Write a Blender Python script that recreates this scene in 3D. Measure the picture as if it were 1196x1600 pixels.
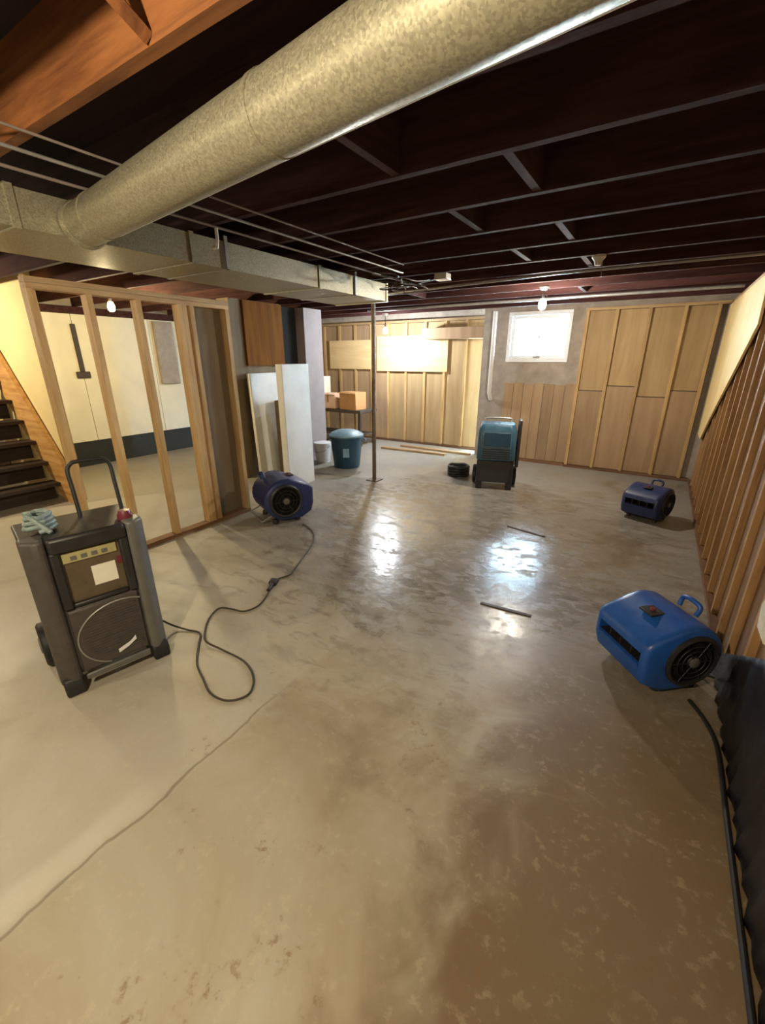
import bpy, math, random
from mathutils import Vector, Matrix
random.seed(7)
R = math.radians
for o in list(bpy.data.objects):
    bpy.data.objects.remove(o)
scene = bpy.context.scene
col = scene.collection

# ------------------------------------------------------------------ camera
cd = bpy.data.cameras.new('camera')
cam = bpy.data.objects.new('camera', cd)
col.objects.link(cam)
cd.sensor_fit = 'VERTICAL'
cd.sensor_height = 24.0
cd.lens = 24.0 * 660 / 1600
cd.clip_start = 0.02
cam.location = (0, 0, 1.7)
cam.rotation_euler = (R(70), 0, R(32.5))
scene.camera = cam

# ------------------------------------------------------------------ world / exposure
w = bpy.data.worlds.new('overcast_sky')
scene.world = w
w.use_nodes = True
bg = w.node_tree.nodes['Background']
bg.inputs[0].default_value = (0.62, 0.86, 1.0, 1)
bg.inputs[1].default_value = 120.0
vs = scene.view_settings
vs.view_transform = 'Standard'
vs.look = 'None'
vs.gamma = 1
vs.use_curve_mapping = False
vs.exposure = 0.35

# lamp powers (the lamps themselves are built further down)
POWER = dict(main=145, left_room=95, window=100, work=130, rear=50, stair=110)

# ------------------------------------------------------------------ helpers
class MB:
    """collects shapes, links them as one mesh object"""
    def __init__(self):
        self.v = []; self.f = []
    def add(self, vs, fs, m=None):
        n = len(self.v)
        for p in vs:
            p = Vector(p)
            self.v.append(m @ p if m else p)
        for f in fs:
            self.f.append([i + n for i in f])
        return self
    def box(self, lo, hi, m=None):
        x0, y0, z0 = lo; x1, y1, z1 = hi
        vs = [(x0,y0,z0),(x1,y0,z0),(x1,y1,z0),(x0,y1,z0),(x0,y0,z1),(x1,y0,z1),(x1,y1,z1),(x0,y1,z1)]
        fs = [(0,3,2,1),(4,5,6,7),(0,1,5,4),(1,2,6,5),(2,3,7,6),(3,0,4,7)]
        return self.add(vs, fs, m)
    def loft(self, rings, caps=True, closed=False, m=None):
        n = len(rings[0]); vs = [p for r in rings for p in r]; fs = []
        k = len(rings)
        for i in range(k if closed else k - 1):
            a = i * n; b = ((i + 1) % k) * n
            for j in range(n):
                j2 = (j + 1) % n
                fs.append((a + j, a + j2, b + j2, b + j))
        if caps and not closed:
            fs.append(tuple(range(n - 1, -1, -1)))
            fs.append(tuple((k - 1) * n + j for j in range(n)))
        return self.add(vs, fs, m)
    def prism(self, prof, y0, y1, m=None):
        """profile in (x, z), pushed along y"""
        return self.loft([[(x, y0, z) for x, z in prof], [(x, y1, z) for x, z in prof]], m=m)
    def prismz(self, prof, z0, z1, m=None):
        return self.loft([[(x, y, z0) for x, y in prof], [(x, y, z1) for x, y in prof]], m=m)
    def tube(self, pts, r, seg=8, closed=False, m=None, caps=True):
        pts = [Vector(p) for p in pts]; k = len(pts); rings = []
        up = None
        for i, p in enumerate(pts):
            if closed:
                d = pts[(i + 1) % k] - pts[i - 1]
            else:
                d = pts[min(i + 1, k - 1)] - pts[max(i - 1, 0)]
            d.normalize()
            if up is None:
                up = Vector((0, 0, 1)) if abs(d.z) < 0.9 else Vector((1, 0, 0))
            s = d.cross(up)
            if s.length < 1e-5:
                s = d.cross(Vector((0.3, 0.8, 0.1)))
            s.normalize(); up = s.cross(d).normalized()
            rr = r[i] if isinstance(r, (list, tuple)) else r
            rings.append([p + (s * math.cos(2*math.pi*j/seg) + up * math.sin(2*math.pi*j/seg)) * rr for j in range(seg)])
        return self.loft(rings, closed=closed, caps=caps, m=m)
    def cyl(self, a, b, r0, r1=None, seg=16, m=None):
        r1 = r0 if r1 is None else r1
        a = Vector(a); b = Vector(b)
        return self.tube([a, b], [r0, r1], seg, m=m)
    def lathe(self, prof, c=(0,0,0), seg=24, m=None, caps=True):
        """profile (radius, z) around a vertical axis"""
        c = Vector(c)
        rings = [[c + Vector((r*math.cos(2*math.pi*j/seg), r*math.sin(2*math.pi*j/seg), z)) for j in range(seg)] for r, z in prof]
        return self.loft(rings, caps=caps, m=m)
    def build(self, name, mat, parent=None, smooth=False, bevel=0.0, origin=None):
        me = bpy.data.meshes.new(name)
        vv = self.v
        if origin is not None:
            og = Vector(origin); vv = [p - og for p in vv]
        me.from_pydata([tuple(p) for p in vv], [], self.f)
        me.validate(); me.update()
        import bmesh
        bm = bmesh.new(); bm.from_mesh(me)
        bmesh.ops.recalc_face_normals(bm, faces=bm.faces)
        bm.to_mesh(me); bm.free()
        if smooth or bevel:
            for p in me.polygons: p.use_smooth = True
            me.set_sharp_from_angle(angle=R(38))
        me.materials.append(mat)
        o = bpy.data.objects.new(name, me)
        col.objects.link(o)
        if origin is not None: o.location = origin
        if parent: o.parent = parent
        if bevel:
            b = o.modifiers.new('bevel', 'BEVEL'); b.width = bevel; b.segments = 2; b.limit_method = 'ANGLE'; b.angle_limit = R(35)
            b.harden_normals = False
        return o

def tag(o, label=None, cat=None, group=None, kind=None):
    if label: o['label'] = label
    if cat: o['category'] = cat
    if group: o['group'] = group
    if kind: o['kind'] = kind
    return o

def empty(name, loc=(0,0,0), rz=0.0, label=None, cat=None, group=None, kind=None):
    o = bpy.data.objects.new(name, None)
    o.empty_display_size = 0.1
    col.objects.link(o)
    o.location = loc; o.rotation_euler = (0, 0, rz)
    return tag(o, label, cat, group, kind)

def share(src, loc, parent=None, rot=None, scale=None):
    o = src.copy()
    col.objects.link(o)
    o.location = loc
    if rot: o.rotation_euler = rot
    if scale: o.scale = scale
    o.parent = parent
    return o

def smoothpath(pts, n=6, closed=False):
    """Catmull-Rom"""
    P = [Vector(p) for p in pts]; out = []; k = len(P)
    rng = k if closed else k - 1
    for i in range(rng):
        if closed:
            a, b, c, d = P[i-1], P[i], P[(i+1) % k], P[(i+2) % k]
        else:
            a, b, c, d = P[max(i-1,0)], P[i], P[i+1], P[min(i+2,k-1)]
        for j in range(n):
            t = j / n
            out.append(0.5*((2*b) + (c-a)*t + (2*a-5*b+4*c-d)*t*t + (3*b-a-3*c+d)*t**3))
    if not closed: out.append(P[-1])
    return out

# ------------------------------------------------------------------ materials
def nm(name):
    m = bpy.data.materials.new(name); m.use_nodes = True
    nt = m.node_tree; b = nt.nodes['Principled BSDF']
    return m, nt, b
def N(nt, t, **kw):
    n = nt.nodes.new(t)
    for k, v in kw.items(): setattr(n, k, v)
    return n
def ramp(nt, src, stops, mode='LINEAR'):
    r = N(nt, 'ShaderNodeValToRGB'); r.color_ramp.interpolation = mode
    e = r.color_ramp.elements
    while len(e) < len(stops): e.new(0.5)
    for el, (p, c) in zip(e, stops):
        el.position = p; el.color = (*c, 1) if len(c) == 3 else c
    nt.links.new(src, r.inputs[0]); return r.outputs[0]
def noise(nt, vec, scale, detail=4, rough=0.55, dist=0.0):
    n = N(nt, 'ShaderNodeTexNoise')
    n.inputs['Scale'].default_value = scale; n.inputs['Detail'].default_value = detail
    n.inputs['Roughness'].default_value = rough; n.inputs['Distortion'].default_value = dist
    if vec is not None: nt.links.new(vec, n.inputs['Vector'])
    return n.outputs[0]
def mapping(nt, scale=(1,1,1), loc=(0,0,0), coord='Object', rot=(0,0,0)):
    tc = N(nt, 'ShaderNodeTexCoord'); mp = N(nt, 'ShaderNodeMapping')
    mp.inputs['Scale'].default_value = scale; mp.inputs['Location'].default_value = loc; mp.inputs['Rotation'].default_value = rot
    nt.links.new(tc.outputs[coord], mp.inputs[0]); return mp.outputs[0]
def mix(nt, fac, a, b, mode='MIX'):
    m = N(nt, 'ShaderNodeMix', data_type='RGBA', blend_type=mode)
    for s, i in ((fac, 0), (a, 6), (b, 7)):
        if hasattr(s, 'node'): nt.links.new(s, m.inputs[i])
        elif i == 0: m.inputs[0].default_value = s
        else: m.inputs[i].default_value = (*s, 1)
    return m.outputs[2]
def math_(nt, op, a, b=None, c=None, clamp=False):
    m = N(nt, 'ShaderNodeMath', operation=op, use_clamp=clamp)
    for i, s in enumerate((a, b, c)):
        if s is None: continue
        if hasattr(s, 'node'): nt.links.new(s, m.inputs[i])
        else: m.inputs[i].default_value = s
    return m.outputs[0]
def sstep(nt, v, a, b):
    m = N(nt, 'ShaderNodeMapRange', interpolation_type='SMOOTHSTEP')
    nt.links.new(v, m.inputs[0]); m.inputs[1].default_value = a; m.inputs[2].default_value = b
    return m.outputs[0]
def bump(nt, b, h, strength=0.3, dist=0.01):
    n = N(nt, 'ShaderNodeBump'); n.inputs['Strength'].default_value = strength; n.inputs['Distance'].default_value = dist
    nt.links.new(h, n.inputs['Height']); nt.links.new(n.outputs[0], b.inputs['Normal'])

def wood(name, light, dark, axis='z', rough=0.65, var=0.35, scale=1.0):
    m, nt, b = nm(name)
    s = {'x': (2, 22, 22), 'y': (22, 2, 22), 'z': (22, 22, 2)}[axis]
    s = tuple(q * scale for q in s)
    oi = N(nt, 'ShaderNodeObjectInfo')
    tc = N(nt, 'ShaderNodeTexCoord')
    off = N(nt, 'ShaderNodeVectorMath', operation='ADD')
    nt.links.new(tc.outputs['Object'], off.inputs[0])
    sc = N(nt, 'ShaderNodeVectorMath', operation='SCALE'); sc.inputs[0].default_value = (13, 7, 19)
    nt.links.new(oi.outputs['Random'], sc.inputs['Scale']); nt.links.new(sc.outputs[0], off.inputs[1])
    mp = N(nt, 'ShaderNodeMapping'); mp.inputs['Scale'].default_value = s
    nt.links.new(off.outputs[0], mp.inputs[0])
    g = noise(nt, mp.outputs[0], 1.0, 5, 0.6, 0.4)
    c = ramp(nt, g, [(0.3, dark), (0.62, light)])
    big = noise(nt, off.outputs[0], 3.0, 3)
    c = mix(nt, math_(nt, 'MULTIPLY', big, 0.35), c, tuple(q * 0.55 for q in dark))
    hs = N(nt, 'ShaderNodeHueSaturation')
    nt.links.new(c, hs.inputs['Color'])
    nt.links.new(math_(nt, 'MULTIPLY_ADD', oi.outputs['Random'], var, 1 - var / 2), hs.inputs['Value'])
    nt.links.new(hs.outputs[0], b.inputs['Base Color'])
    b.inputs['Roughness'].default_value = rough
    b.inputs['Specular IOR Level'].default_value = 0.15 if rough >= 0.75 else 0.4
    bump(nt, b, g, 0.25, 0.004)
    return m

def plain(name, c, rough=0.5, metal=0.0, var=0.12, scale=14, bumps=0.0, coat=0.0):
    m, nt, b = nm(name)
    n = noise(nt, mapping(nt), scale, 5, 0.6)
    cc = ramp(nt, n, [(0.3, tuple(q * (1 - var) for q in c)), (0.7, tuple(min(1, q * (1 + var)) for q in c))])
    nt.links.new(cc, b.inputs['Base Color'])
    b.inputs['Roughness'].default_value = rough; b.inputs['Metallic'].default_value = metal
    b.inputs['Coat Weight'].default_value = coat
    nt.links.new(math_(nt, 'MULTIPLY_ADD', n, 0.2, rough - 0.1, clamp=True), b.inputs['Roughness'])
    if bumps: bump(nt, b, n, bumps, 0.01)
    return m

def emit(name, c, s):
    m, nt, b = nm(name)
    b.inputs['Base Color'].default_value = (*c, 1)
    b.inputs['Emission Color'].default_value = (*c, 1); b.inputs['Emission Strength'].default_value = s
    return m

M = {}
M['stud'] = wood('pine_stud', (0.60, 0.41, 0.19), (0.40, 0.24, 0.09), 'z')
M['plate'] = wood('pine_plate', (0.52, 0.34, 0.16), (0.32, 0.19, 0.08), 'y')
M['platex'] = wood('pine_plate_cross', (0.50, 0.34, 0.17), (0.30, 0.18, 0.08), 'x')
M['sill'] = wood('damp_bottom_plate', (0.24, 0.12, 0.06), (0.10, 0.05, 0.025), 'x')
M['silly'] = wood('damp_bottom_plate_side', (0.26, 0.13, 0.06), (0.11, 0.055, 0.025), 'y')
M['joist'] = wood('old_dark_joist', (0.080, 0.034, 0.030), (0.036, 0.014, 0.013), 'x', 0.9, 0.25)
M['joist_lit'] = wood('lamplit_joist', (0.30, 0.115, 0.036), (0.10, 0.032, 0.012), 'x', 0.6, 0.15)  # orange lamplight on one joist and its bridging put into the colour
M['block'] = wood('joist_blocking', (0.095, 0.042, 0.034), (0.045, 0.019, 0.016), 'y', 0.9, 0.25)
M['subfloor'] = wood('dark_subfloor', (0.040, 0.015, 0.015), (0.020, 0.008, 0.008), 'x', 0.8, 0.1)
M['ply'] = wood('pale_plywood', (0.78, 0.60, 0.33), (0.66, 0.46, 0.22), 'x', 0.6, 0.12, 0.35)
M['panel'] = wood('tan_wall_panel', (0.44, 0.30, 0.175), (0.33, 0.215, 0.12), 'z', 0.7, 0.3, 0.4)
M['panel_up'] = wood('yellowish_wall_panel', (0.50, 0.355, 0.18), (0.38, 0.25, 0.115), 'z', 0.7, 0.3, 0.4)
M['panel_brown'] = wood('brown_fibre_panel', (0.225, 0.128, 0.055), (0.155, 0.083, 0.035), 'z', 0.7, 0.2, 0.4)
M['stud_side'] = wood('brown_stud', (0.42, 0.25, 0.105), (0.27, 0.14, 0.055), 'z')
M['board'] = wood('bright_patch_yellow', (0.80, 0.62, 0.30), (0.70, 0.50, 0.22), 'z', 0.6, 0.1, 0.4)
M['red_panel'] = wood('red_brown_panel', (0.20, 0.075, 0.010), (0.12, 0.042, 0.006), 'z', 0.85, 0.05, 0.5)
M['grey_board'] = wood('grey_brown_board', (0.23, 0.175, 0.11), (0.16, 0.12, 0.075), 'z', 0.75, 0.1, 0.4)
M['tread'] = wood('dark_stair_tread', (0.055, 0.034, 0.022), (0.022, 0.013, 0.009), 'y', 0.6, 0.15)
M['stringer'] = wood('orange_stringer', (0.74, 0.44, 0.16), (0.46, 0.22, 0.06), 'x', 0.6, 0.1)
M['cream'] = plain('cream_wall', (0.78, 0.74, 0.58), 0.8, var=0.05, scale=3)
M['yellow_wall'] = plain('warm_stair_wall', (0.80, 0.66, 0.34), 0.8, var=0.06, scale=3)
M['dark_base'] = plain('dark_footing', (0.020, 0.022, 0.018), 0.7)
M['concrete_wall'] = plain('grey_foundation', (0.34, 0.29, 0.24), 0.85, var=0.2, scale=6, bumps=0.3)
M['mauve'] = plain('mauve_grey_plaster', (0.27, 0.225, 0.225), 0.85, var=0.1, scale=4)
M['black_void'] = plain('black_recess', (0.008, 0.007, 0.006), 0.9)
M['white_board'] = plain('white_foam_board', (0.70, 0.70, 0.67), 0.7, var=0.08, scale=4)
M['white'] = plain('white_vinyl', (0.82, 0.84, 0.86), 0.4, var=0.03)
M['steel_post'] = plain('painted_steel_post', (0.14, 0.10, 0.07), 0.5, 0.3, 0.3, 20)
M['pipe'] = plain('grey_pipe', (0.36, 0.35, 0.34), 0.4, 0.5, 0.15)
M['wire'] = plain('cable_sheath', (0.22, 0.18, 0.16), 0.5)
M['black'] = plain('black_rubber', (0.014, 0.014, 0.016), 0.55)
M['cord'] = plain('dark_cord', (0.045, 0.036, 0.022), 0.6)
M['body'] = plain('charcoal_plastic', (0.066, 0.057, 0.052), 0.5, var=0.15, scale=25)
M['body_dark'] = plain('dark_plastic', (0.020, 0.019, 0.020), 0.45)
M['body_grey'] = plain('grey_plastic', (0.13, 0.13, 0.12), 0.45)
M['recess'] = plain('brown_smoked_panel', (0.11, 0.082, 0.050), 0.3)
M['highlight_panel'] = plain('pale_yellow_highlight', (0.40, 0.37, 0.18), 0.35)  # yellowish highlight on the control strip painted in as its colour
M['label'] = plain('white_paper', (0.80, 0.78, 0.68), 0.7, var=0.04)
M['teal'] = plain('grey_teal_hose', (0.22, 0.29, 0.28), 0.55, var=0.3, scale=30)
M['red'] = plain('dark_red_plastic', (0.16, 0.025, 0.04), 0.4)
M['blue'] = plain('bright_blue_plastic', (0.014, 0.085, 0.36), 0.36, var=0.1)
M['blue_dark'] = plain('navy_plastic', (0.014, 0.026, 0.095), 0.42, var=0.15)
M['blue_purple'] = plain('royal_blue_plastic', (0.020, 0.034, 0.13), 0.38, var=0.15)
M['blue_steel'] = plain('steel_blue_plastic', (0.038, 0.105, 0.165), 0.4, var=0.12)
M['tub'] = plain('petrol_blue_tub', (0.016, 0.060, 0.105), 0.4, var=0.15)
M['tub_lid'] = plain('pale_blue_lid', (0.20, 0.34, 0.44), 0.45, var=0.15)
M['cardboard'] = plain('cardboard', (0.47, 0.25, 0.10), 0.8, var=0.1)
M['pink_box'] = plain('pale_pink_carton', (0.72, 0.50, 0.36), 0.8, var=0.08)
M['bench'] = plain('dark_bench', (0.055, 0.04, 0.03), 0.6)
M['poly'] = plain('black_polythene', (0.008, 0.007, 0.010), 0.42, var=0.3, scale=8)
M['insul'] = plain('off_white_insulation', (0.66, 0.60, 0.46), 0.9, var=0.15, scale=20, bumps=0.4)
M['porcelain'] = plain('white_porcelain', (0.78, 0.75, 0.70), 0.35, var=0.03)
M['bulb_warm'] = emit('warm_bulb', (1.0, 0.72, 0.36), 22)
M['bulb_cool'] = emit('cool_bulb', (0.90, 0.97, 1.0), 22)

def galvanised():
    m, nt, b = nm('galvanised_steel')
    mp = mapping(nt)
    v = N(nt, 'ShaderNodeTexVoronoi'); v.inputs['Scale'].default_value = 170
    nt.links.new(mp, v.inputs['Vector'])
    sep = N(nt, 'ShaderNodeSeparateColor'); nt.links.new(v.outputs['Color'], sep.inputs[0])
    c = ramp(nt, sep.outputs[0], [(0.0, (0.29, 0.275, 0.20)), (1.0, (0.50, 0.475, 0.35))])
    big = noise(nt, mp, 3, 3)
    c = mix(nt, math_(nt, 'MULTIPLY', big, 0.45), c, (0.30, 0.27, 0.19))
    nt.links.new(c, b.inputs['Base Color'])
    b.inputs['Metallic'].default_value = 0.55
    nt.links.new(math_(nt, 'MULTIPLY_ADD', sep.outputs[1], 0.2, 0.36), b.inputs['Roughness'])
    bump(nt, b, sep.outputs[2], 0.06, 0.002)
    return m
M['galv'] = galvanised()

def floor_mat():
    m, nt, b = nm('damp_concrete')
    tc = N(nt, 'ShaderNodeTexCoord'); P = tc.outputs['Object']
    sx = N(nt, 'ShaderNodeSeparateXYZ'); nt.links.new(P, sx.inputs[0]); X, Y = sx.outputs[0], sx.outputs[1]
    n1 = noise(nt, P, 1.3, 5, 0.6, 0.6); n2 = noise(nt, P, 6, 6, 0.65, 0.4); n3 = noise(nt, P, 26, 4, 0.65); n4 = noise(nt, P, 2.6, 4, 0.6, 1.0)
    base = ramp(nt, n1, [(0.33, (0.225, 0.175, 0.105)), (0.45, (0.345, 0.29, 0.195)), (0.62, (0.40, 0.365, 0.28)), (0.72, (0.44, 0.40, 0.31))])
    # older, paler pour left of the joint at X = -1.43
    pale = sstep(nt, math_(nt, 'ADD', X, math_(nt, 'MULTIPLY', n2, 0.06)), -1.36, -1.44)
    base = mix(nt, math_(nt, 'MULTIPLY', pale, 0.55), base, (0.46, 0.435, 0.36))
    # rusty brown staining towards the right-hand wall
    st = math_(nt, 'ADD', X, math_(nt, 'MULTIPLY', math_(nt, 'SUBTRACT', n4, 0.5), 0.8))
    stain = math_(nt, 'MULTIPLY', sstep(nt, st, -0.55, -0.12), sstep(nt, Y, 3.6, 1.6))
    base = mix(nt, math_(nt, 'MULTIPLY', stain, 0.88), base, (0.15, 0.096, 0.047))
    far = math_(nt, 'MULTIPLY', sstep(nt, st, -0.9, 0.2), sstep(nt, Y, 2.4, 4.5))
    base = mix(nt, math_(nt, 'MULTIPLY', far, 0.75), base, (0.14, 0.10, 0.055))
    # grey cement in the damp middle of the room
    grey = math_(nt, 'MULTIPLY', sstep(nt, Y, 1.7, 3.4), sstep(nt, math_(nt, 'ADD', n1, 0.1), 0.35, 0.62))
    base = mix(nt, math_(nt, 'MULTIPLY', grey, 0.7), base, (0.255, 0.245, 0.23))
    # speckle of old adhesive / rust
    spk = math_(nt, 'MULTIPLY', sstep(nt, n3, 0.53, 0.66), sstep(nt, math_(nt, 'ADD', n4, math_(nt, 'MULTIPLY', X, 0.08)), 0.46, 0.60))
    base = mix(nt, math_(nt, 'MULTIPLY', spk, 0.7), base, (0.19, 0.115, 0.05))
    spl = math_(nt, 'MULTIPLY', sstep(nt, n3, 0.47, 0.36), sstep(nt, n2, 0.42, 0.58))
    base = mix(nt, math_(nt, 'MULTIPLY', spl, 0.2), base, (0.58, 0.50, 0.33))
    # the joint: a thin dark line wandering a little
    wob = math_(nt, 'MULTIPLY', math_(nt, 'SUBTRACT', noise(nt, P, 3.0, 3), 0.5), 0.10)
    dist = math_(nt, 'ABSOLUTE', math_(nt, 'ADD', math_(nt, 'ADD', X, 1.43), wob))
    line = math_(nt, 'MULTIPLY', sstep(nt, dist, 0.010, 0.003), sstep(nt, Y, 1.35, 1.0))
    base = mix(nt, math_(nt, 'MULTIPLY', line, 0.55), base, (0.13, 0.10, 0.06))
    edge = math_(nt, 'MULTIPLY', sstep(nt, math_(nt, 'ABSOLUTE', math_(nt, 'ADD', math_(nt, 'ADD', X, 1.50), wob)), 0.075, 0.02), sstep(nt, Y, 0.75, 0.25))
    base = mix(nt, math_(nt, 'MULTIPLY', edge, 0.4), base, (0.60, 0.57, 0.48))
    # water: where it lies the slab is darker and smooth
    dx = math_(nt, 'DIVIDE', math_(nt, 'ADD', X, 1.6), 2.2); dy = math_(nt, 'DIVIDE', math_(nt, 'SUBTRACT', Y, 3.9), 2.3)
    rad = math_(nt, 'SQRT', math_(nt, 'ADD', math_(nt, 'MULTIPLY', dx, dx), math_(nt, 'MULTIPLY', dy, dy)))
    rad = math_(nt, 'ADD', rad, math_(nt, 'MULTIPLY', math_(nt, 'SUBTRACT', n4, 0.5), 0.9))
    wet = sstep(nt, rad, 1.05, 0.62)
    n6 = noise(nt, mapping(nt, (7, 11, 1), (5, 2, 0)), 1.0, 5, 0.6, 0.5)
    film = math_(nt, 'MULTIPLY', wet, sstep(nt, n6, 0.60, 0.50))
    base = mix(nt, math_(nt, 'MULTIPLY', wet, 0.30), base, (0.12, 0.11, 0.10))
    n5 = noise(nt, mapping(nt, (2.2, 5.0, 1), (3, 1, 0)), 1.6, 6, 0.7, 0.8)
    mot = math_(nt, 'MULTIPLY', sstep(nt, rad, 1.35, 0.7), sstep(nt, n5, 0.50, 0.62))
    base = mix(nt, math_(nt, 'MULTIPLY', mot, 0.6), base, (0.13, 0.105, 0.075))
    lite = math_(nt, 'MULTIPLY', sstep(nt, rad, 1.5, 0.8), sstep(nt, n5, 0.44, 0.34))
    base = mix(nt, math_(nt, 'MULTIPLY', lite, 0.4), base, (0.42, 0.39, 0.34))
    nt.links.new(base, b.inputs['Base Color'])
    r0 = math_(nt, 'MULTIPLY_ADD', n2, 0.30, 0.30)
    rr = N(nt, 'ShaderNodeMix', data_type='FLOAT')
    nt.links.new(film, rr.inputs[0]); nt.links.new(r0, rr.inputs[2]); rr.inputs[3].default_value = 0.20
    nt.links.new(rr.outputs[0], b.inputs['Roughness'])
    h = math_(nt, 'ADD', math_(nt, 'MULTIPLY', n2, 0.6), math_(nt, 'MULTIPLY', n3, 0.12))
    h = math_(nt, 'SUBTRACT', h, math_(nt, 'MULTIPLY', line, 0.8))
    bp = N(nt, 'ShaderNodeBump'); bp.inputs['Distance'].default_value = 0.008
    nt.links.new(math_(nt, 'MULTIPLY_ADD', film, 0.08, 0.34), bp.inputs['Strength'])
    nt.links.new(h, bp.inputs['Height']); nt.links.new(bp.outputs[0], b.inputs['Normal'])
    b.inputs['Specular IOR Level'].default_value = 0.5
    return m
M['floor'] = floor_mat()

def glass():
    m, nt, b = nm('window_glass')
    nt.nodes.remove(b)
    tr = N(nt, 'ShaderNodeBsdfTransparent'); tr.inputs[0].default_value = (0.93, 0.97, 1, 1)
    gl = N(nt, 'ShaderNodeBsdfGlossy'); gl.inputs['Roughness'].default_value = 0.05
    mx = N(nt, 'ShaderNodeMixShader'); mx.inputs[0].default_value = 0.06
    nt.links.new(tr.outputs[0], mx.inputs[1]); nt.links.new(gl.outputs[0], mx.inputs[2])
    nt.links.new(mx.outputs[0], nt.nodes['Material Output'].inputs[0])
    return m
M['glass'] = glass()

# ------------------------------------------------------------------ setting: shell
XR = 0.66       # face of the right-hand backing wall
XL = -7.9       # cream wall of the left room
YF = 7.53       # face of the far foundation wall
CZ = 2.69       # underside of the subfloor
JZ = 2.45       # underside of the joists

tag(MB().box((-8.4, -3.0, -0.12), (0.9, 9.2, 0)).build('floor', M['floor']), kind='structure')
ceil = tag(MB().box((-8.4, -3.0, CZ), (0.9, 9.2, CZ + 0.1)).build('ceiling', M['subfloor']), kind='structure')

# joists: one shared mesh
JY = [0.90 + 0.525 * k for k in range(-7, 13)]
jm = None
for y in JY:
    if jm is None:
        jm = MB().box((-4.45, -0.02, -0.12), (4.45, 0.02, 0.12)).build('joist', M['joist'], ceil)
        j = jm
    else:
        j = share(jm, (0, 0, 0), ceil)
    j.location = (-3.80, y, JZ + 0.12)
    if abs(y - 0.90) < 0.01:
        j.data = jm.data.copy(); j.data.materials[0] = M['joist_lit']
bl = None
def blocking(x, k, mat=None):
    global bl
    y = 0.90 + 0.525 * k
    if bl is None:
        bl = MB().box((-0.02, 0.02, -0.115), (0.02, 0.505, 0.115)).build('blocking', M['block'], ceil); o = bl
    else:
        o = share(bl, (0, 0, 0), ceil)
    o.location = (x, y, JZ + 0.12)
    return o
for x, k in ((-1.16, 1), (-0.68, 2), (-1.15, 3), (-0.70, 4), (-1.12, 5), (-0.72, 6), (-2.9, 4), (-2.95, 6), (-2.9, 8), (-1.0, 9)):
    blocking(x, k)
# crossed bridging against the joist in lamplit orange
for k, (a, b_) in enumerate((((-1.33, 0.40, 2.47), (-1.30, 0.88, 2.66)), ((-1.24, 0.40, 2.66), (-1.27, 0.88, 2.47)), ((-0.96, 0.40, 2.47), (-0.93, 0.88, 2.66)), ((-0.87, 0.40, 2.66), (-0.90, 0.88, 2.47)))):
    mb = MB(); mb.tube([a, b_], 0.022, 4)
    mb.build('bridging', M['joist_lit'], ceil, origin=a)

# --- far foundation wall with the window opening
wf = empty('wall_far', (0, YF, 0), kind='structure')
WX0, WX1, WZ0, WZ1 = -2.32, -1.34, 1.64, 2.40
mb = MB()
mb.box((-2.75, 0, 0), (WX0, 0.25, CZ)).box((WX1, 0, 0), (0.9, 0.25, CZ)).box((WX0, 0, 0), (WX1, 0.25, WZ0)).box((WX0, 0, WZ1), (WX1, 0.25, CZ))
mb.build('foundation', M['concrete_wall'], wf)
stud = MB().box((-0.019, -0.089, -1.0), (0.019, 0, 1.0)).build('stud', M['stud'], wf)
sx = [-1.13, -0.74, -0.33, 0.08, 0.44]
fz = (2.40 - 0.04)
for i, x in enumerate(sx):
    o = stud if i == 0 else share(stud, (0,0,0), wf)
    o.location = (x, 0.0, 0.04 + fz / 2 - 0.02); o.scale = (1.1, 1, (fz - 0.04) / 2)
MB().box((-1.16, -0.089, 2.36), (0.56, 0, 2.40)).build('top_plate', M['platex'], wf)
MB().box((-1.16, -0.095, 0), (0.56, 0, 0.04)).build('bottom_plate', M['sill'], wf)
edges = [(-1.11, -0.76), (-0.72, -0.35), (-0.31, 0.06), (0.10, 0.42)]
for i, (a, b_) in enumerate(edges):
    z = (1.22, 1.30, 1.16, 1.26)[i]
    MB().box((a, -0.05, 0.045), (b_, -0.005, z)).build('panel', M['panel'], wf, origin=((a+b_)/2, -0.03, 0.6))
    MB().box((a, -0.035, z + 0.012), (b_, -0.005, 2.355)).build('panel', M['panel_up'], wf, origin=((a+b_)/2, -0.03, 1.8))
# paneling below the window: narrow planks
for k in range(7):
    a = -2.30 + k * 0.165
    MB().box((a, -0.022 - 0.004 * (k % 2), 0.05), (a + 0.158, -0.001, 1.30 + 0.015 * math.sin(k * 2.3))).build('plank', M['panel'], wf, origin=(a + 0.08, -0.012, 0.6))
MB().box((-2.32, -0.06, 0), (-1.17, -0.003, 0.045)).build('bottom_plate', M['sill'], wf)

# window
win = empty('window_1', ((WX0 + WX1) / 2, YF, (WZ0 + WZ1) / 2), kind='structure')
hw, hh = (WX1 - WX0) / 2, (WZ1 - WZ0) / 2
t = 0.055
mb = MB().box((-hw, -0.03, -hh), (hw, 0.12, -hh + t)).box((-hw, -0.03, hh - t), (hw, 0.12, hh)).box((-hw, -0.03, -hh + t), (-hw + t, 0.12, hh - t)).box((hw - t, -0.03, -hh + t), (hw, 0.12, hh - t))
mb.build('window_frame', M['white'], win, bevel=0.004)
q = 0.05
a_, b_ = hw - t, hh - t
mb = MB().box((-a_, 0.03, -b_), (a_, 0.08, -b_ + q)).box((-a_, 0.03, b_ - q), (a_, 0.08, b_)).box((-a_, 0.03, -b_ + q), (-a_ + q, 0.08, b_ - q)).box((a_ - q, 0.03, -b_ + q), (a_, 0.08, b_ - q))
mb.build('sash', M['white'], win, bevel=0.004)
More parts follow.
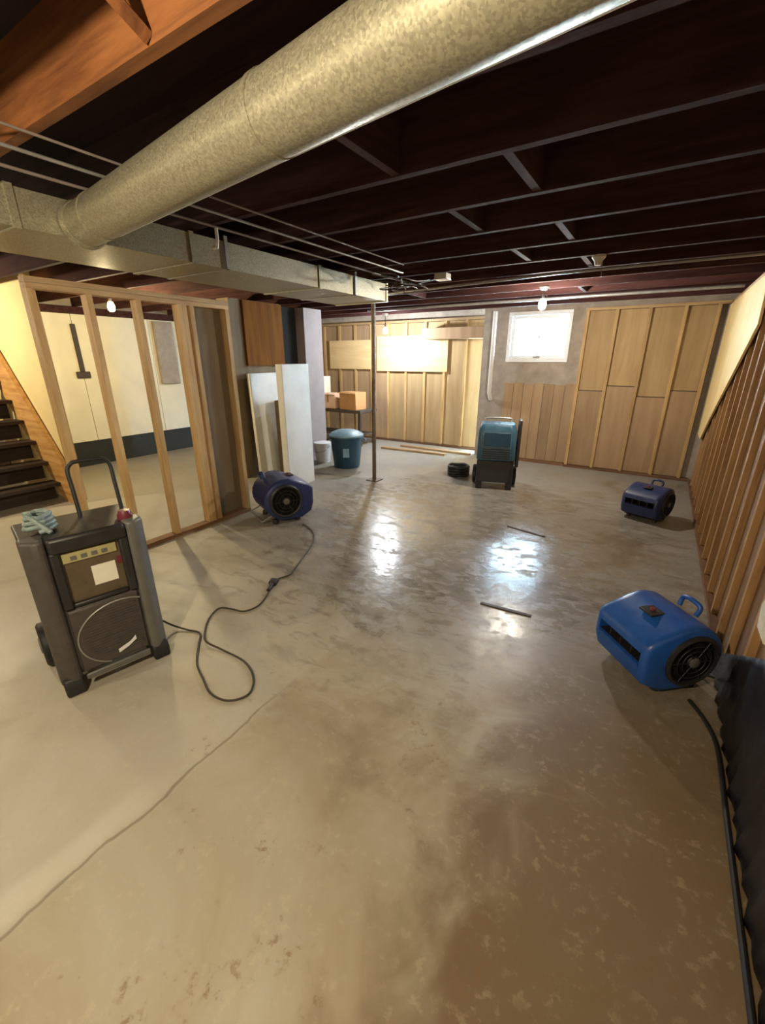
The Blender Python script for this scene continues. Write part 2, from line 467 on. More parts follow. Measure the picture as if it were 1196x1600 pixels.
MB().box((-a_ + q, 0.05, -b_ + q), (a_ - q, 0.056, b_ - q)).build('pane', M['glass'], win)
MB().box((-0.011, 0.035, -b_ + q), (0.011, 0.075, b_ - q)).build('muntin', M['white'], win)
MB().box((-a_ + q, 0.035, -0.011), (-0.011, 0.075, 0.011)).box((0.011, 0.035, -0.011), (a_ - q, 0.075, 0.011)).build('muntin', M['white'], win)
MB().box((-0.05, 0.0, -b_ + 0.012), (0.05, 0.03, -b_ + 0.035)).build('latch', M['pipe'], win)

# --- right-hand wall
wr = empty('wall_right', (XR, 0, 0), kind='structure')
MB().box((0, -3.0, 0), (0.24, YF, CZ)).build('foundation', M['concrete_wall'], wr)
rs = MB().box((-0.089, -0.019, -1.0), (0, 0.019, 1.0)).build('stud', M['stud_side'], wr)
ry = [2.02 + 0.335 * k for k in range(0, 16)]
for i, y in enumerate(ry):
    o = rs if i == 0 else share(rs, (0,0,0), wr)
    o.location = (0, y, 1.2); o.scale = (1, 1, 1.155)
for a, b_ in zip(ry[:-1], ry[1:]):
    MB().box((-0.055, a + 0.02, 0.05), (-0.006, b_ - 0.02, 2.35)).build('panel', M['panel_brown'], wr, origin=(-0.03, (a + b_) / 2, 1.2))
MB().box((-0.095, 1.9, 2.356), (0, YF - 0.1, 2.40)).build('top_plate', M['plate'], wr)
MB().box((-0.10, 0.4, 0), (0, YF - 0.1, 0.042)).build('bottom_plate', M['silly'], wr)

# --- left stud partition
wl = empty('wall_left', (-3.85, 0, 0), kind='structure')
ls = MB().box((-0.089, -0.019, -1.0), (0, 0.019, 1.0)).build('stud', M['stud'], wl)
ly = [1.46, 1.84, 2.22, 2.60, 2.645, 2.72, 3.12]
for i, y in enumerate(ly):
    o = ls if i == 0 else share(ls, (0,0,0), wl)
    o.location = (0, y, 1.10); o.scale = (1, 1.15, 1.06)
MB().box((-0.089, 1.44, 2.20), (0, 3.14, 2.238)).build('top_plate', M['plate'], wl)
MB().box((-0.089, 1.44, 2.16), (0, 3.14, 2.198)).build('top_plate', M['plate'], wl)
MB().box((-0.092, 1.44, 0), (0.003, 3.14, 0.04)).build('bottom_plate', M['silly'], wl)
MB().box((-0.115, 2.74, 0.04), (-0.092, 3.14, 2.16)).build('panel', M['grey_board'], wl, origin=(-0.1, 2.94, 1.1))

# --- cream wall of the room behind the studs
wc = empty('wall_back_left', (XL, 0, 0), kind='structure')
MB().box((-0.5, -3.0, 0), (-0.03, 9.2, CZ)).build('foundation', M['concrete_wall'], wc)
MB().box((-0.03, 2.2, 0), (0.01, 6.6, 0.40)).build('footing', M['dark_base'], wc)
for a, b_ in ((2.25, 3.42), (3.43, 4.63), (4.64, 5.85), (5.86, 6.6)):
    MB().box((-0.03, a, 0.405), (0.03, b_, 2.34)).build('panel', M['cream'], wc, origin=(0, (a+b_)/2, 1.4))
MB().box((-0.03, 2.25, 2.345), (0.10, 6.6, 2.44)).build('ledger', M['joist'], wc)
# --- stair wall
ws = empty('wall_stair', (0, 2.2, 0), kind='structure')
MB().box((XL, 0, 0), (-5.98, 0.10, CZ)).build('drywall', M['yellow_wall'], ws)
MB().box((-5.98, 0.0, 0), (-5.94, 0.10, JZ)).build('corner_stud', M['stud'], ws)

# --- middle wall by the white boards
wm = empty('wall_middle', (-5.0, 0, 0), kind='structure')
MB().box((-0.25, 4.1, 0), (-0.02, 5.02, JZ)).build('wall_slab', M['grey_board'], wm)
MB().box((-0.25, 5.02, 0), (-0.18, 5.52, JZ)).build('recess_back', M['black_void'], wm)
MB().box((-0.25, 5.52, 0), (0.0, 5.95, JZ)).build('pillar', M['mauve'], wm)
MB().box((-0.25, 5.02, 0), (-0.02, 5.52, 1.45)).build('wall_slab', M['grey_board'], wm)
MB().box((-0.02, 4.30, 1.60), (0.02, 5.02, 2.44)).build('panel', M['red_panel'], wm)

# --- stud partition at the back with plywood
wp = empty('wall_partition', (0, 7.9, 0), kind='structure')
MB().box((-8.4, 0.10, 0), (-2.75, 0.3, CZ)).build('foundation', M['concrete_wall'], wp)
ps = MB().box((-0.019, 0, -1.0), (0.019, 0.089, 1.0)).build('stud', M['stud'], wp)
px = [-7.0 + 0.421 * k for k in range(11)] 
for i, x in enumerate(px):
    o = ps if i == 0 else share(ps, (0,0,0), wp)
    o.location = (x, 0, 1.2); o.scale = (1.2, 1, 1.155)
for a, b_ in zip(px[:-1], px[1:]):
    MB().box((a + 0.024, 0.045, 0.045), (b_ - 0.024, 0.095, 2.35)).build('panel', M['panel_up'] if a > -5.3 else M['panel'], wp, origin=((a+b_)/2, 0.07, 1.2))
MB().box((-7.0, -0.003, 0), (-2.76, 0.092, 0.042)).build('bottom_plate', M['sill'], wp)
MB().box((-7.0, 0, 2.357), (-2.76, 0.089, 2.40)).build('top_plate', M['platex'], wp)
tag(MB().box((-5.16, -0.02, 1.45), (-3.56, -0.001, 2.12)).build('plywood', M['ply'], wp), 'long pale plywood sheet')
tag(MB().box((-6.42, -0.02, 1.48), (-5.32, -0.001, 2.06)).build('plywood', M['ply'], wp), 'shorter pale plywood sheet')

# --- walls behind the camera close the room
tag(MB().box((-8.4, -3.2, 0), (0.9, -3.0, CZ)).build('wall_back', M['concrete_wall']), kind='structure')

# ------------------------------------------------------------------ lamps
def lamp(loc, watts, colour, mat, label, r=0.045, cage=False):
    t = empty('ceiling_lamp', loc, 0, label, 'lamp', 'bare bulbs on the ceiling')
    z = JZ - loc[2]
    MB().lathe([(0.055, z), (0.055, z - 0.015), (0.035, z - 0.04), (0.022, z - 0.045)], seg=20).build('lampholder', M['porcelain'], t, smooth=True)
    if z > 0.15:
        MB().cyl((0, 0, z - 0.045), (0, 0, 0.085), 0.006, seg=8).build('flex', M['wire'], t)
    MB().cyl((0, 0, z - 0.05 if z < 0.15 else 0.10), (0, 0, 0.045), 0.015, seg=12).build('bulb_cap', M['pipe'], t, smooth=True)
    prof = [(0.014, 0.05), (0.018, 0.035), (0.028, 0.012), (0.031, -0.010), (0.027, -0.030), (0.014, -0.041), (0.001, -0.044)]
    prof = [(a_ * 1.4, b_ * 1.4 if b_ < 0.04 else b_) for a_, b_ in prof]
    MB().lathe(prof, seg=16).build('bulb', mat, t, smooth=True)
    MB().cyl((0.04, 0, z - 0.04), (0.04, 0, z - 0.16), 0.0025, seg=6).build('pull_chain', M['pipe'], t)
    ld = bpy.data.lights.new('bulb_light', 'POINT'); ld.energy = watts; ld.color = colour; ld.shadow_soft_size = r
    lo = bpy.data.objects.new('bulb_light', ld); col.objects.link(lo); lo.parent = t; lo.location = (0, 0, -0.10)
    return t
WARM = (1.0, 0.84, 0.58)
lamp((-0.85, -0.55, 2.33), POWER['main'], WARM, M['bulb_warm'], 'warm bare bulb above the photographer')
lamp((-3.2, -1.2, 2.33), POWER['rear'], WARM, M['bulb_warm'], 'added unseen warm fill bulb at the near end of the basement')  # extra bulb out of view, added as fill for the near end
lamp((-6.9, 0.85, 2.36), POWER['stair'], WARM, M['bulb_warm'], 'added unseen warm bulb brightening the stair wall from above the staircase')  # added out of view to brighten the stair wall
lamp((-5.9, 3.05, 2.30), POWER['left_room'], (1.0, 0.80, 0.44), M['bulb_warm'], 'warm bare bulb behind the left stud partition')
lamp((-1.30, 5.36, 2.27), POWER['window'], (1.0, 0.90, 0.76), M['bulb_cool'], 'white bare bulb hanging in front of the small window')
lamp((-4.40, 7.0, 2.17), POWER['work'], (0.90, 0.95, 1.0), M['bulb_cool'], 'white bare bulb hanging before the long plywood sheet')

# ------------------------------------------------------------------ ducts
dt = empty('trunk_duct', (-2.93, 0, 2.26), 0, 'long rectangular galvanised trunk duct along the left ceiling', 'duct')
ys = [-2.6, -1.3, 0.0, 1.0, 1.9, 3.1, 4.16]
for a, b_ in zip(ys[:-1], ys[1:]):
    MB().box((-0.33, a + 0.004, 0), (0.33, b_ - 0.004, 0.16)).build('duct_section', M['galv'], dt)
for y in ys[1:]:
    MB().box((-0.338, y - 0.016, -0.008), (0.338, y + 0.016, 0.168)).build('duct_flange', M['galv'], dt)
for y in (0.6, 2.15, 3.6):
    MB().box((-0.345, y - 0.012, -0.006), (0.345, y + 0.012, -0.001)).box((0.335, y - 0.012, -0.006), (0.345, y + 0.012, 0.19)).box((-0.345, y - 0.012, -0.006), (-0.335, y + 0.012, 0.19)).build('duct_strap', M['pipe'], dt)
dr = empty('round_duct', (-2.58, 1.28, 2.322), 0, 'round galvanised duct crossing overhead into the trunk duct', 'duct')
A = Vector((0.0, 0, 0)); B = Vector((3.2, -0.43, 0.01))
d = (B - A).normalized()
rr = 0.095
cuts = [0.0, 0.22, 1.55, 2.9]
L = (B - A).length
cuts.append(L)
for a, b_ in zip(cuts[:-1], cuts[1:]):
    MB().cyl(A + d * a, A + d * b_, rr, seg=40).build('duct_section', M['galv'], dr, smooth=True)
for c_ in cuts[1:-1]:
    MB().cyl(A + d * (c_ - 0.012), A + d * (c_ + 0.012), rr + 0.003, seg=40).build('duct_joint', M['galv'], dr, smooth=True)
MB().cyl(A + Vector((0.002, 0, 0)), A + d * 0.03, rr + 0.012, rr + 0.004, seg=40).build('takeoff_collar', M['galv'], dr, smooth=True)
# long seam on the far lower side of the round duct
s_off = Vector((0, 0.055, -0.058)).normalized() * (rr + 0.002)
MB().tube([A + d * 0.25 + s_off, B + s_off], 0.004, 6).build('duct_seam', M['white'], dr)

# ------------------------------------------------------------------ conduits and cables on the ceiling
def pipe(name, pts, r, mat, label, cat, seg=10, group=None):
    o = MB().tube(pts, r, seg).build(name, mat, smooth=True, origin=pts[0])
    return tag(o, label, cat, group)
pipe('conduit', [(-2.02, -2.0, 2.437), (-2.02, 3.5, 2.437)], 0.005, M['wire'], 'thin cable run nearest the middle of the ceiling', 'cable')
pipe('conduit', [(-2.20, -2.0, 2.435), (-2.20, 3.8, 2.435)], 0.007, M['pipe'], 'grey conduit running along beside the trunk duct', 'cable')
pipe('conduit', [(-2.42, -2.0, 2.435), (-2.42, 1.3, 2.435), (-2.42, 3.8, 2.435)], 0.007, M['wire'], 'brownish conduit hugging the edge of the trunk duct', 'cable')
pipe('water_pipe', [(-4.3, 6.3, 2.425), (0.54, 6.3, 2.425)], 0.018, M['pipe'], 'long pale pipe under the joists before the window', 'pipe', 12)
pipe('water_pipe', [(-3.4, 4.9, 2.430), (-1.0, 4.55, 2.430), (0.54, 4.55, 2.430)], 0.013, M['pipe'], 'dull pipe across the joists in mid ceiling', 'pipe', 10)
pipe('vent_pipe', [(-2.52, 7.40, 2.42), (-2.52, 7.40, 1.15), (-2.52, 7.5, 1.02)], 0.035, M['porcelain'], 'white vertical pipe just left of the window', 'pipe', 16)
tag(MB().box((-3.95, 7.55, 2.03), (-2.62, 7.88, 2.22)).build('wood_soffit', M['panel'], bevel=0.006), 'tan boxed beam above the back studs left of the window', 'beam')
# tangle of cable where the trunk duct ends
def tangle(k, seed):
    rnd = random.Random(seed)
    pts = [(-2.40 + rnd.uniform(-.1, .1), 3.7 + rnd.uniform(-.2, .1), 2.44)]
    for i in range(5):
        pts.append((-2.30 + rnd.uniform(-.18, .25), 3.9 + rnd.uniform(-.3, .45), 2.40 - rnd.uniform(0, .12)))
    pts.append((-2.3 + rnd.uniform(-.2, .2), 4.3, 2.44))
    return smoothpath(pts, 6)
tg = empty('cable_tangle', (0, 0, 0), 0, 'tangle of loose cables hanging at the end of the trunk duct', 'cable')
for k in range(4):
    MB().tube(tangle(k, 11 + k), 0.005, 6).build('cable', M['wire'] if k % 2 else M['cord'], tg, smooth=True)
jb = empty('junction_box', (-1.94, 4.10, 2.40), 0, 'small pale junction box on the joists past the duct end', 'box')
MB().box((-0.06, -0.06, 0), (0.06, 0.06, 0.05)).build('box_body', M['porcelain'], jb, bevel=0.006)
MB().box((-0.064, -0.064, -0.006), (0.064, 0.064, 0)).build('cover', M['porcelain'], jb, bevel=0.003)
jb2 = empty('lampholder', (-0.60, 4.07, 2.40), 0, 'small white empty lampholder on the joists right of centre', 'lampholder')
MB().lathe([(0.05, 0.05), (0.05, 0.035), (0.03, 0.01), (0.024, -0.02)], seg=18).build('holder_body', M['porcelain'], jb2, smooth=True)
MB().cyl((0.03, 0, 0.02), (0.035, 0, -0.10), 0.003, seg=6).build('pull_chain', M['pipe'], jb2)
hk = MB().tube([(-2.42, 1.95, 2.43), (-2.42, 1.95, 2.37), (-2.43, 1.95, 2.33), (-2.46, 1.95, 2.33)], 0.010, 8).build('duct_hanger', M['porcelain'], smooth=True, origin=(-2.42, 1.95, 2.45))
tag(hk, 'small white hook hanging beside the trunk duct', 'hook')

# ------------------------------------------------------------------ support post
sp = empty('support_post', (-3.36, 5.05, 0), 0, 'thin dark steel support post in mid room', 'post')
MB().cyl((0, 0, 0.012), (0, 0, 2.43), 0.028, seg=20).build('shaft', M['steel_post'], sp, smooth=True)
MB().box((-0.09, -0.09, 0), (0.09, 0.09, 0.012)).build('base_plate', M['steel_post'], sp)
MB().box((-0.09, -0.09, 2.43), (0.09, 0.09, 2.448)).build('top_plate', M['steel_post'], sp)

# ------------------------------------------------------------------ stairs
st = empty('staircase', (-6.15, 1.0, 0), 0, 'dark wooden staircase rising at the far left', 'staircase')
n = 8; run, rise = 0.20, 0.24
for i in range(n):
    x1 = -run * i; z = rise * (i + 1)
    MB().box((x1 - run - 0.03, 0.0, z - 0.04), (x1, 1.13, z)).build('tread', M['tread'], st, origin=(x1 - 0.1, 0.55, z))
    MB().box((x1 - run - 0.025, 0.0, z - rise), (x1 - run - 0.005, 1.13, z - 0.042)).build('riser', M['tread'], st)
mb = MB()
dz = rise / run
def strg(y0, y1):
    return MB().loft([[(0.30, y, 0.0), (0.0, y, 0.0), (-1.66, y, 1.66*dz), (-1.66, y, 1.66*dz + 0.70), (0.16, y, 0.52)] for y in (y0, y1)])
strg(1.135, 1.185).build('stringer', M['stringer'], st, origin=(0, 1.15, 0))
strg(-0.05, -0.005).build('stringer', M['stringer'], st, origin=(0, -0.02, 0))

# items on the cream wall
ht = empty('hanging_tool', (XL + 0.03, 3.42, 1.4), 0, 'dark long-handled tool hanging on the cream wall', 'tool')
MB().box((0.003, -0.035, 0.10), (0.03, 0.035, 0.80)).build('handle', M['bench'], ht, bevel=0.008)
MB().box((0.003, -0.10, 0.0), (0.04, 0.10, 0.10)).build('tool_head', M['bench'], ht, bevel=0.01)
gp = MB().box((XL + 0.031, 4.70, 1.25), (XL + 0.10, 5.05, 2.32)).build('utility_panel', M['concrete_wall'], bevel=0.01, origin=(XL + 0.03, 4.88, 1.25))
tag(gp, 'grey flat panel on the cream wall seen between the studs', 'panel')

# ------------------------------------------------------------------ white boards etc
fb = MB().box((-0.05, -0.28, 0), (0.05, 0.28, 1.63)).build('foam_board', M['white_board'], bevel=0.008)
fb.location = (-4.10, 4.26, 0); fb.rotation_euler = (0, 0, R(6))
tag(fb, 'tall white board standing upright behind the royal blue fan', 'board')
fb2 = MB().box((-0.03, -0.26, 0), (0.03, 0.26, 1.50)).build('foam_board', M['white_board'], bevel=0.008)
fb2.location = (-4.86, 4.48, 0.0); fb2.rotation_euler = (0, R(-2.5), 0)
tag(fb2, 'shorter white board leaning beneath the red-brown panel', 'board')
cb = empty('carton', (-4.62, 4.72, 0), R(8), 'grey-brown tall carton between the two white boards', 'box')
MB().box((-0.15, -0.20, 0), (0.15, 0.20, 1.12)).build('carton_body', M['grey_board'], cb, bevel=0.006)
MB().box((-0.03, -0.202, 1.121), (0.03, 0.202, 1.124)).build('tape', M['panel'], cb)

# bench with cartons at the back left
bn = empty('workbench', (-5.55, 7.25, 0), 0, 'low dark bench against the back wall under the plywood', 'bench')
MB().box((-0.85, -0.30, 0.66), (0.60, 0.30, 0.72)).build('bench_top', M['bench'], bn, bevel=0.005)
for sx_ in (-0.80, 0.55):
    for sy_ in (-0.25, 0.25):
        MB().box((sx_ - 0.03, sy_ - 0.03, 0), (sx_ + 0.03, sy_ + 0.03, 0.66)).build('leg', M['bench'], bn)
MB().box((-0.8, -0.24, 0.20), (0.55, 0.24, 0.23)).build('lower_shelf', M['bench'], bn)
def carton(loc, s, rz, mat, label):
    t = empty('carton', loc, rz, label, 'box')
    x, y, z = s[0]/2, s[1]/2, s[2]
    MB().box((-x, -y, 0), (x, y, z)).build('carton_body', mat, t, bevel=0.004)
    MB().box((-x, -y - 0.07, z - 0.02), (x, -y, z - 0.012), Matrix.Rotation(R(0), 4, 'X')).build('flap', mat, t)
    MB().box((-0.02, -y - 0.001, z*0.4), (0.02, -y - 0.0005, z)).box((-0.02, -y, z + 0.0005), (0.02, y, z + 0.0015)).build('tape', M['panel'], t)
carton((-5.82, 7.15, 0.72), (0.36, 0.30, 0.30), R(5), M['pink_box'], 'pale pink carton on the dark bench')
carton((-5.28, 7.16, 0.72), (0.44, 0.32, 0.34), R(-6), M['cardboard'], 'brown carton on the dark bench beside a pink one')
carton((-6.15, 7.28, 0.72), (0.22, 0.24, 0.62), R(2), M['insul'], 'tall cream carton at the left end of the bench')

# loose lumber on the floor
for k, (p, l, rz, lab) in enumerate((((-3.85, 7.12, 0), 1.35, R(3), 'short pale plank lying on the floor before the back studs'), ((-3.55, 7.45, 0), 1.5, R(-2), 'longer plank lying nearest the back stud partition'))):
    o = MB().box((-l/2, -0.045, 0), (l/2, 0.045, 0.038)).build('plank', M['platex'], bevel=0.003)
    o.location = p; o.rotation_euler = (0, 0, rz); tag(o, lab, 'plank')

# thin yellow shape following the bright area in the far right corner
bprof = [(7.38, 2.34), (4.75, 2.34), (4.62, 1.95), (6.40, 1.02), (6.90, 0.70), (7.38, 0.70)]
bb = MB().loft([[(x, y - 6.6, z - 0.70) for y, z in bprof] for x in (-0.010, 0.010)]).build('bright_patch', M['board'], bevel=0.003)
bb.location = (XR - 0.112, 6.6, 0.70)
tag(bb, 'bright yellow patch with a slanted lower edge on the right wall by the corner', 'board')

# ------------------------------------------------------------------ air movers
def volute():
    pts = [(0.13, 0.03), (0.235, 0.085), (0.262, 0.17)]
    slot = [(0.268, 0.205), (0.10, 0.215), (0.10, 0.275), (0.268, 0.285)]
    top = [(0.262, 0.315), (0.235, 0.355)]
    c = (-0.03, 0.235)
    for k in range(13):
        a = R(62 + k * 16.5)
        r = 0.205 + 0.012 * math.cos(a)
        top.append((c[0] + r * math.cos(a) * 1.05, c[1] + r * math.sin(a)))
    return pts, slot, top
def air_mover(loc, rz, mat, label, scale=1.0):
    t = empty('air_mover', loc, rz, label, 'air mover', 'blue carpet drying fans')
    pts, slot, top = volute()
    solid = pts + top; notched = pts + slot + top
    c = (-0.02, 0.22)
    def sc(prof, s, y): return [(c[0] + (x - c[0]) * s, y, c[1] + (z - c[1]) * s) for x, z in prof]
    mb = MB()
    mb.loft([[(x, -0.175, z) for x, z in notched], [(x, 0.175, z) for x, z in notched]])
    for s in (-1, 1):
        mb.loft([sc(solid, 1.0, s*0.175), sc(solid, 1.0, s*0.195), sc(solid, 0.97, s*0.213), sc(solid, 0.91, s*0.222)])
    mb.build('housing', mat, t, smooth=True)
    MB().box((0.095, -0.174, 0.214), (0.104, 0.174, 0.276)).box((0.104, -0.174, 0.214), (0.255, 0.174, 0.2165)).build('outlet_liner', M['black'], t)
    for k in range(3):
        y = -0.09 + 0.09 * k
        MB().box((0.11, y - 0.003, 0.2165), (0.25, y + 0.003, 0.278)).build('outlet_vane', M['body_dark'], t)
    # round intake with a guard, both cheeks
    for s in (-1, 1):
        rot = Matrix.Translation((c[0] - 0.01, s*0.222, c[1] + 0.01)) @ Matrix.Rotation(R(-90*s), 4, 'X')
        ring = MB().lathe([(0.165, 0.0), (0.165, 0.012), (0.150, 0.022), (0.138, 0.016), (0.138, 0.0)], seg=32, m=rot, caps=False)
        rg = ring.build('intake_ring', M['body_dark'], t, smooth=True)
        MB().lathe([(0.138, 0.002), (0.001, 0.002)], seg=32, m=rot).build('intake_throat', M['black_void'], t)
        g = MB()
        for r_ in (0.04, 0.073, 0.106):
            g.tube([(r_*math.cos(a*math.pi/12), r_*math.sin(a*math.pi/12), 0.017) for a in range(24)], 0.0028, 6, closed=True, m=rot)
        for k in range(6):
            a = k * math.pi / 3
            g.cyl((0.02*math.cos(a), 0.02*math.sin(a), 0.017), (0.142*math.cos(a), 0.142*math.sin(a), 0.015), 0.003, seg=6, m=rot)
        g.build('guard', M['black'], rg, smooth=True)
        MB().lathe([(0.03, 0.003), (0.03, 0.022), (0.02, 0.026), (0.001, 0.026)], seg=20, m=rot).build('motor_hub', M['body_grey'], rg, smooth=True)
    # carrying handle
    h = smoothpath([(-0.16, -0.06, 0.405), (-0.175, -0.06, 0.46), (-0.17, 0, 0.478), (-0.175, 0.06, 0.46), (-0.16, 0.06, 0.405)], 5)
    MB().tube(h, 0.014, 10).build('handle', mat, t, smooth=True)
    MB().box((0.03, -0.05, 0.418), (0.13, 0.05, 0.432), Matrix.Translation((0, 0, 0.0))).build('switch_plate', M['body_dark'], t, bevel=0.004)
    MB().cyl((0.08, 0, 0.432), (0.08, 0, 0.446), 0.014, seg=14).build('switch_knob', M['red'], t, smooth=True)
    for x in (-0.13, 0.10):
        for y in (-0.16, 0.16):
            MB().lathe([(0.026, 0.0), (0.026, 0.03), (0.02, 0.045)], (x, y, 0), 14).build('rubber_foot', M['black'], t, smooth=True)
    # kickstand bar at the back
    MB().tube([(-0.15, -0.185, 0.10), (-0.265, -0.185, 0.05), (-0.265, 0.185, 0.05), (-0.15, 0.185, 0.10)], 0.009, 8).build('kickstand', M['pipe'], t, smooth=True)
    t.scale = (scale,) * 3
    return t
# local x = outlet, y = fan axis
air_mover((0.235, 2.53, 0), math.atan2(-0.66, -0.75), M['blue'], 'bright blue air mover with a dark slot near the right wall', 0.93)
air_mover((0.10, 5.40, 0), R(-112), M['blue_dark'], 'small dark navy air mover far back by the corner', 0.86)
air_mover((-3.40, 3.21, 0), R(65), M['blue_purple'], 'royal blue air mover with a black round intake by the left studs', 1.12)

# ------------------------------------------------------------------ charcoal dehumidifier in the foreground
# local: x = front, y = across, z up
dm = empty('dehumidifier', (-2.52, 0.90, 0), math.atan2(-0.13, 0.49) + R(2), 'charcoal wheeled dehumidifier with a handle in the left foreground', 'dehumidifier')
def octo(hx, hy, ch, x_off=0.0):
    return [(-hx + x_off, -hy), (hx - ch + x_off, -hy), (hx + x_off, -hy + ch), (hx + x_off, hy - ch), (hx - ch + x_off, hy), (-hx + x_off, hy)]
mb = MB()
mb.loft([[(x, y, 0.09) for x, y in octo(0.185, 0.225, 0.05)], [(x, y, 0.14) for x, y in octo(0.20, 0.24, 0.05)], [(x, y, 0.80) for x, y in octo(0.185, 0.235, 0.05)], [(x, y, 0.84) for x, y in octo(0.16, 0.215, 0.05)]])
mb.build('shell', M['body'], dm, smooth=True, bevel=0.008)
# bumper columns
for s in (-1, 1):
    MB().loft([[(0.10, s*0.165, z), (0.222, s*0.175, z), (0.226, s*0.215, z), (0.18, s*0.268, z), (0.10, s*0.268, z)] for z in (0.05, 0.10, 0.78, 0.885)]).build('bumper', M['body_grey'] if s > 0 else M['body'], dm, bevel=0.014)
    MB().loft([[(0.06, s*0.17, z), (0.236 - dx_, s*0.172, z), (0.236 - dx_, s*0.262, z), (0.06, s*0.262, z)] for z, dx_ in ((0.0, 0.0), (0.06, 0.0), (0.10, 0.02))]).build('foot', M['black'], dm, bevel=0.012)
# top tray with raised rim
MB().loft([[(x, y, z) for x, y in octo(0.20, 0.262, 0.03)] for z in (0.842, 0.872)]).build('top_tray', M['body_dark'], dm, bevel=0.01)
MB().box((0.13, -0.17, 0.80), (0.232, 0.17, 0.885)).build('brow', M['body_dark'], dm, bevel=0.018)
# upper recess
MB().box((0.186, -0.155, 0.50), (0.194, 0.155, 0.80)).build('recess_panel', M['recess'], dm)
MB().box((0.196, -0.125, 0.735), (0.204, 0.115, 0.79)).build('control_strip', M['highlight_panel'], dm, bevel=0.003)
for k in range(4):
    MB().box((0.204, -0.09 + 0.045*k, 0.748), (0.208, -0.065 + 0.045*k, 0.768)).build('button', M['body_grey'], dm)
lb = MB().box((0.195, -0.015, 0.575), (0.198, 0.095, 0.685)).build('paper_label', M['label'], dm)
MB().box((0.195, 0.105, 0.66), (0.199, 0.14, 0.70)).build('indicator', M['red'], dm)
MB().box((0.186, -0.172, 0.49), (0.222, -0.128, 0.81)).box((0.186, 0.128, 0.49), (0.222, 0.172, 0.81)).box((0.186, -0.128, 0.49), (0.215, 0.128, 0.515)).build('recess_frame', M['body_dark'], dm, bevel=0.01)
# lower intake grille with a round rim
MB().loft([[(0.194, y, z) for y, z in ((-0.165, 0.10), (0.165, 0.10), (0.165, 0.49), (-0.165, 0.49))], [(0.214, y, z) for y, z in ((-0.16, 0.11), (0.16, 0.11), (0.16, 0.47), (-0.16, 0.47))]]).build('intake_panel', M['body'], dm, bevel=0.006)
arc = [(0.216, 0.06 + 0.215*math.cos(R(a)), 0.275 + 0.185*math.sin(R(a))) for a in range(60, 250, 8)]
MB().tube(arc, 0.0045, 6).build('rim_highlight', M['pipe'], dm, smooth=True)
for k in range(9):
    z = 0.165 + 0.032 * k
    hw_ = math.sqrt(max(0.0, 0.175**2 - (z - 0.29)**2))
    y0 = max(-0.150, 0.04 - hw_); y1 = min(0.150, 0.04 + hw_)
    MB().box((0.213, y0 + 0.006, z - 0.005), (0.219, y1 - 0.006, z + 0.005)).build('grille_slat', M['body'], dm)
# small slanted white emblem
em = MB().loft([[(x, y, z) for y, z in ((0.01, 0.168), (0.075, 0.190), (0.105, 0.215), (0.105, 0.190), (0.06, 0.163), (0.01, 0.145))] for x in (0.2195, 0.2225)])
em.build('emblem', M['white'], dm)
MB().box((0.215, -0.16, 0.062), (0.232, 0.16, 0.098)).build('kick_bar', M['body_grey'], dm, bevel=0.008)
# rear wheels and axle
for s in (-1, 1):
    rot = Matrix.Translation((-0.19, s*0.245, 0.13)) @ Matrix.Rotation(R(-90*s), 4, 'X')
    wv = MB().lathe([(0.001, 0.0), (0.115, 0.0), (0.130, 0.010), (0.130, 0.040), (0.115, 0.05), (0.08, 0.046), (0.001, 0.046)], seg=28, m=rot).build('wheel', M['black'], dm, smooth=True)
    MB().lathe([(0.05, 0.046), (0.045, 0.056), (0.001, 0.058)], seg=20, m=rot).build('hub_cap', M['body_grey'], wv, smooth=True)
# U handle
h = smoothpath([(-0.10, 0.035, 0.86), (-0.13, 0.035, 1.02), (-0.15, 0.035, 1.12), (-0.155, 0.055, 1.155), (-0.155, 0.085, 1.165), (-0.155, 0.19, 1.165), (-0.155, 0.22, 1.155), (-0.15, 0.24, 1.12), (-0.13, 0.24, 1.02), (-0.10, 0.24, 0.86)], 5)
MB().tube(h, 0.011, 10).build('handle', M['black'], dm, smooth=True)
# red cap at the top right
MB().lathe([(0.035, 0.87), (0.038, 0.90), (0.028, 0.925), (0.001, 0.928)], (0.13, 0.20, 0), 18).build('red_cap', M['red'], dm, smooth=True)
# coiled hose on the top left: loose thing lying on the tray
hp = []
for k in range(60):
    a = k * 0.42
    r_ = 0.072 - 0.0004 * k + 0.008 * math.sin(k * 1.7)
    hp.append((r_ * math.cos(a), r_ * math.sin(a), 0.015 + 0.0018 * k + 0.004 * math.sin(k * 0.9)))
hp += [(0.03, -0.05, 0.115), (0.07, -0.02, 0.10), (0.10, 0.02, 0.06), (0.13, 0.06, 0.02)]
hs = MB().tube(hp, 0.014, 8).build('drain_hose', M['teal'], smooth=True)
mw = Matrix.Translation((-2.52, 0.90, 0)) @ Matrix.Rotation(math.atan2(-0.13, 0.49) + R(2), 4, 'Z')
hs.location = mw @ Vector((0.02, -0.155, 0.874)); hs.rotation_euler = (0, 0, R(-25)); hs.scale = (0.85,) * 3
tag(hs, 'grey-teal coiled hose lying on the charcoal dehumidifier', 'hose')

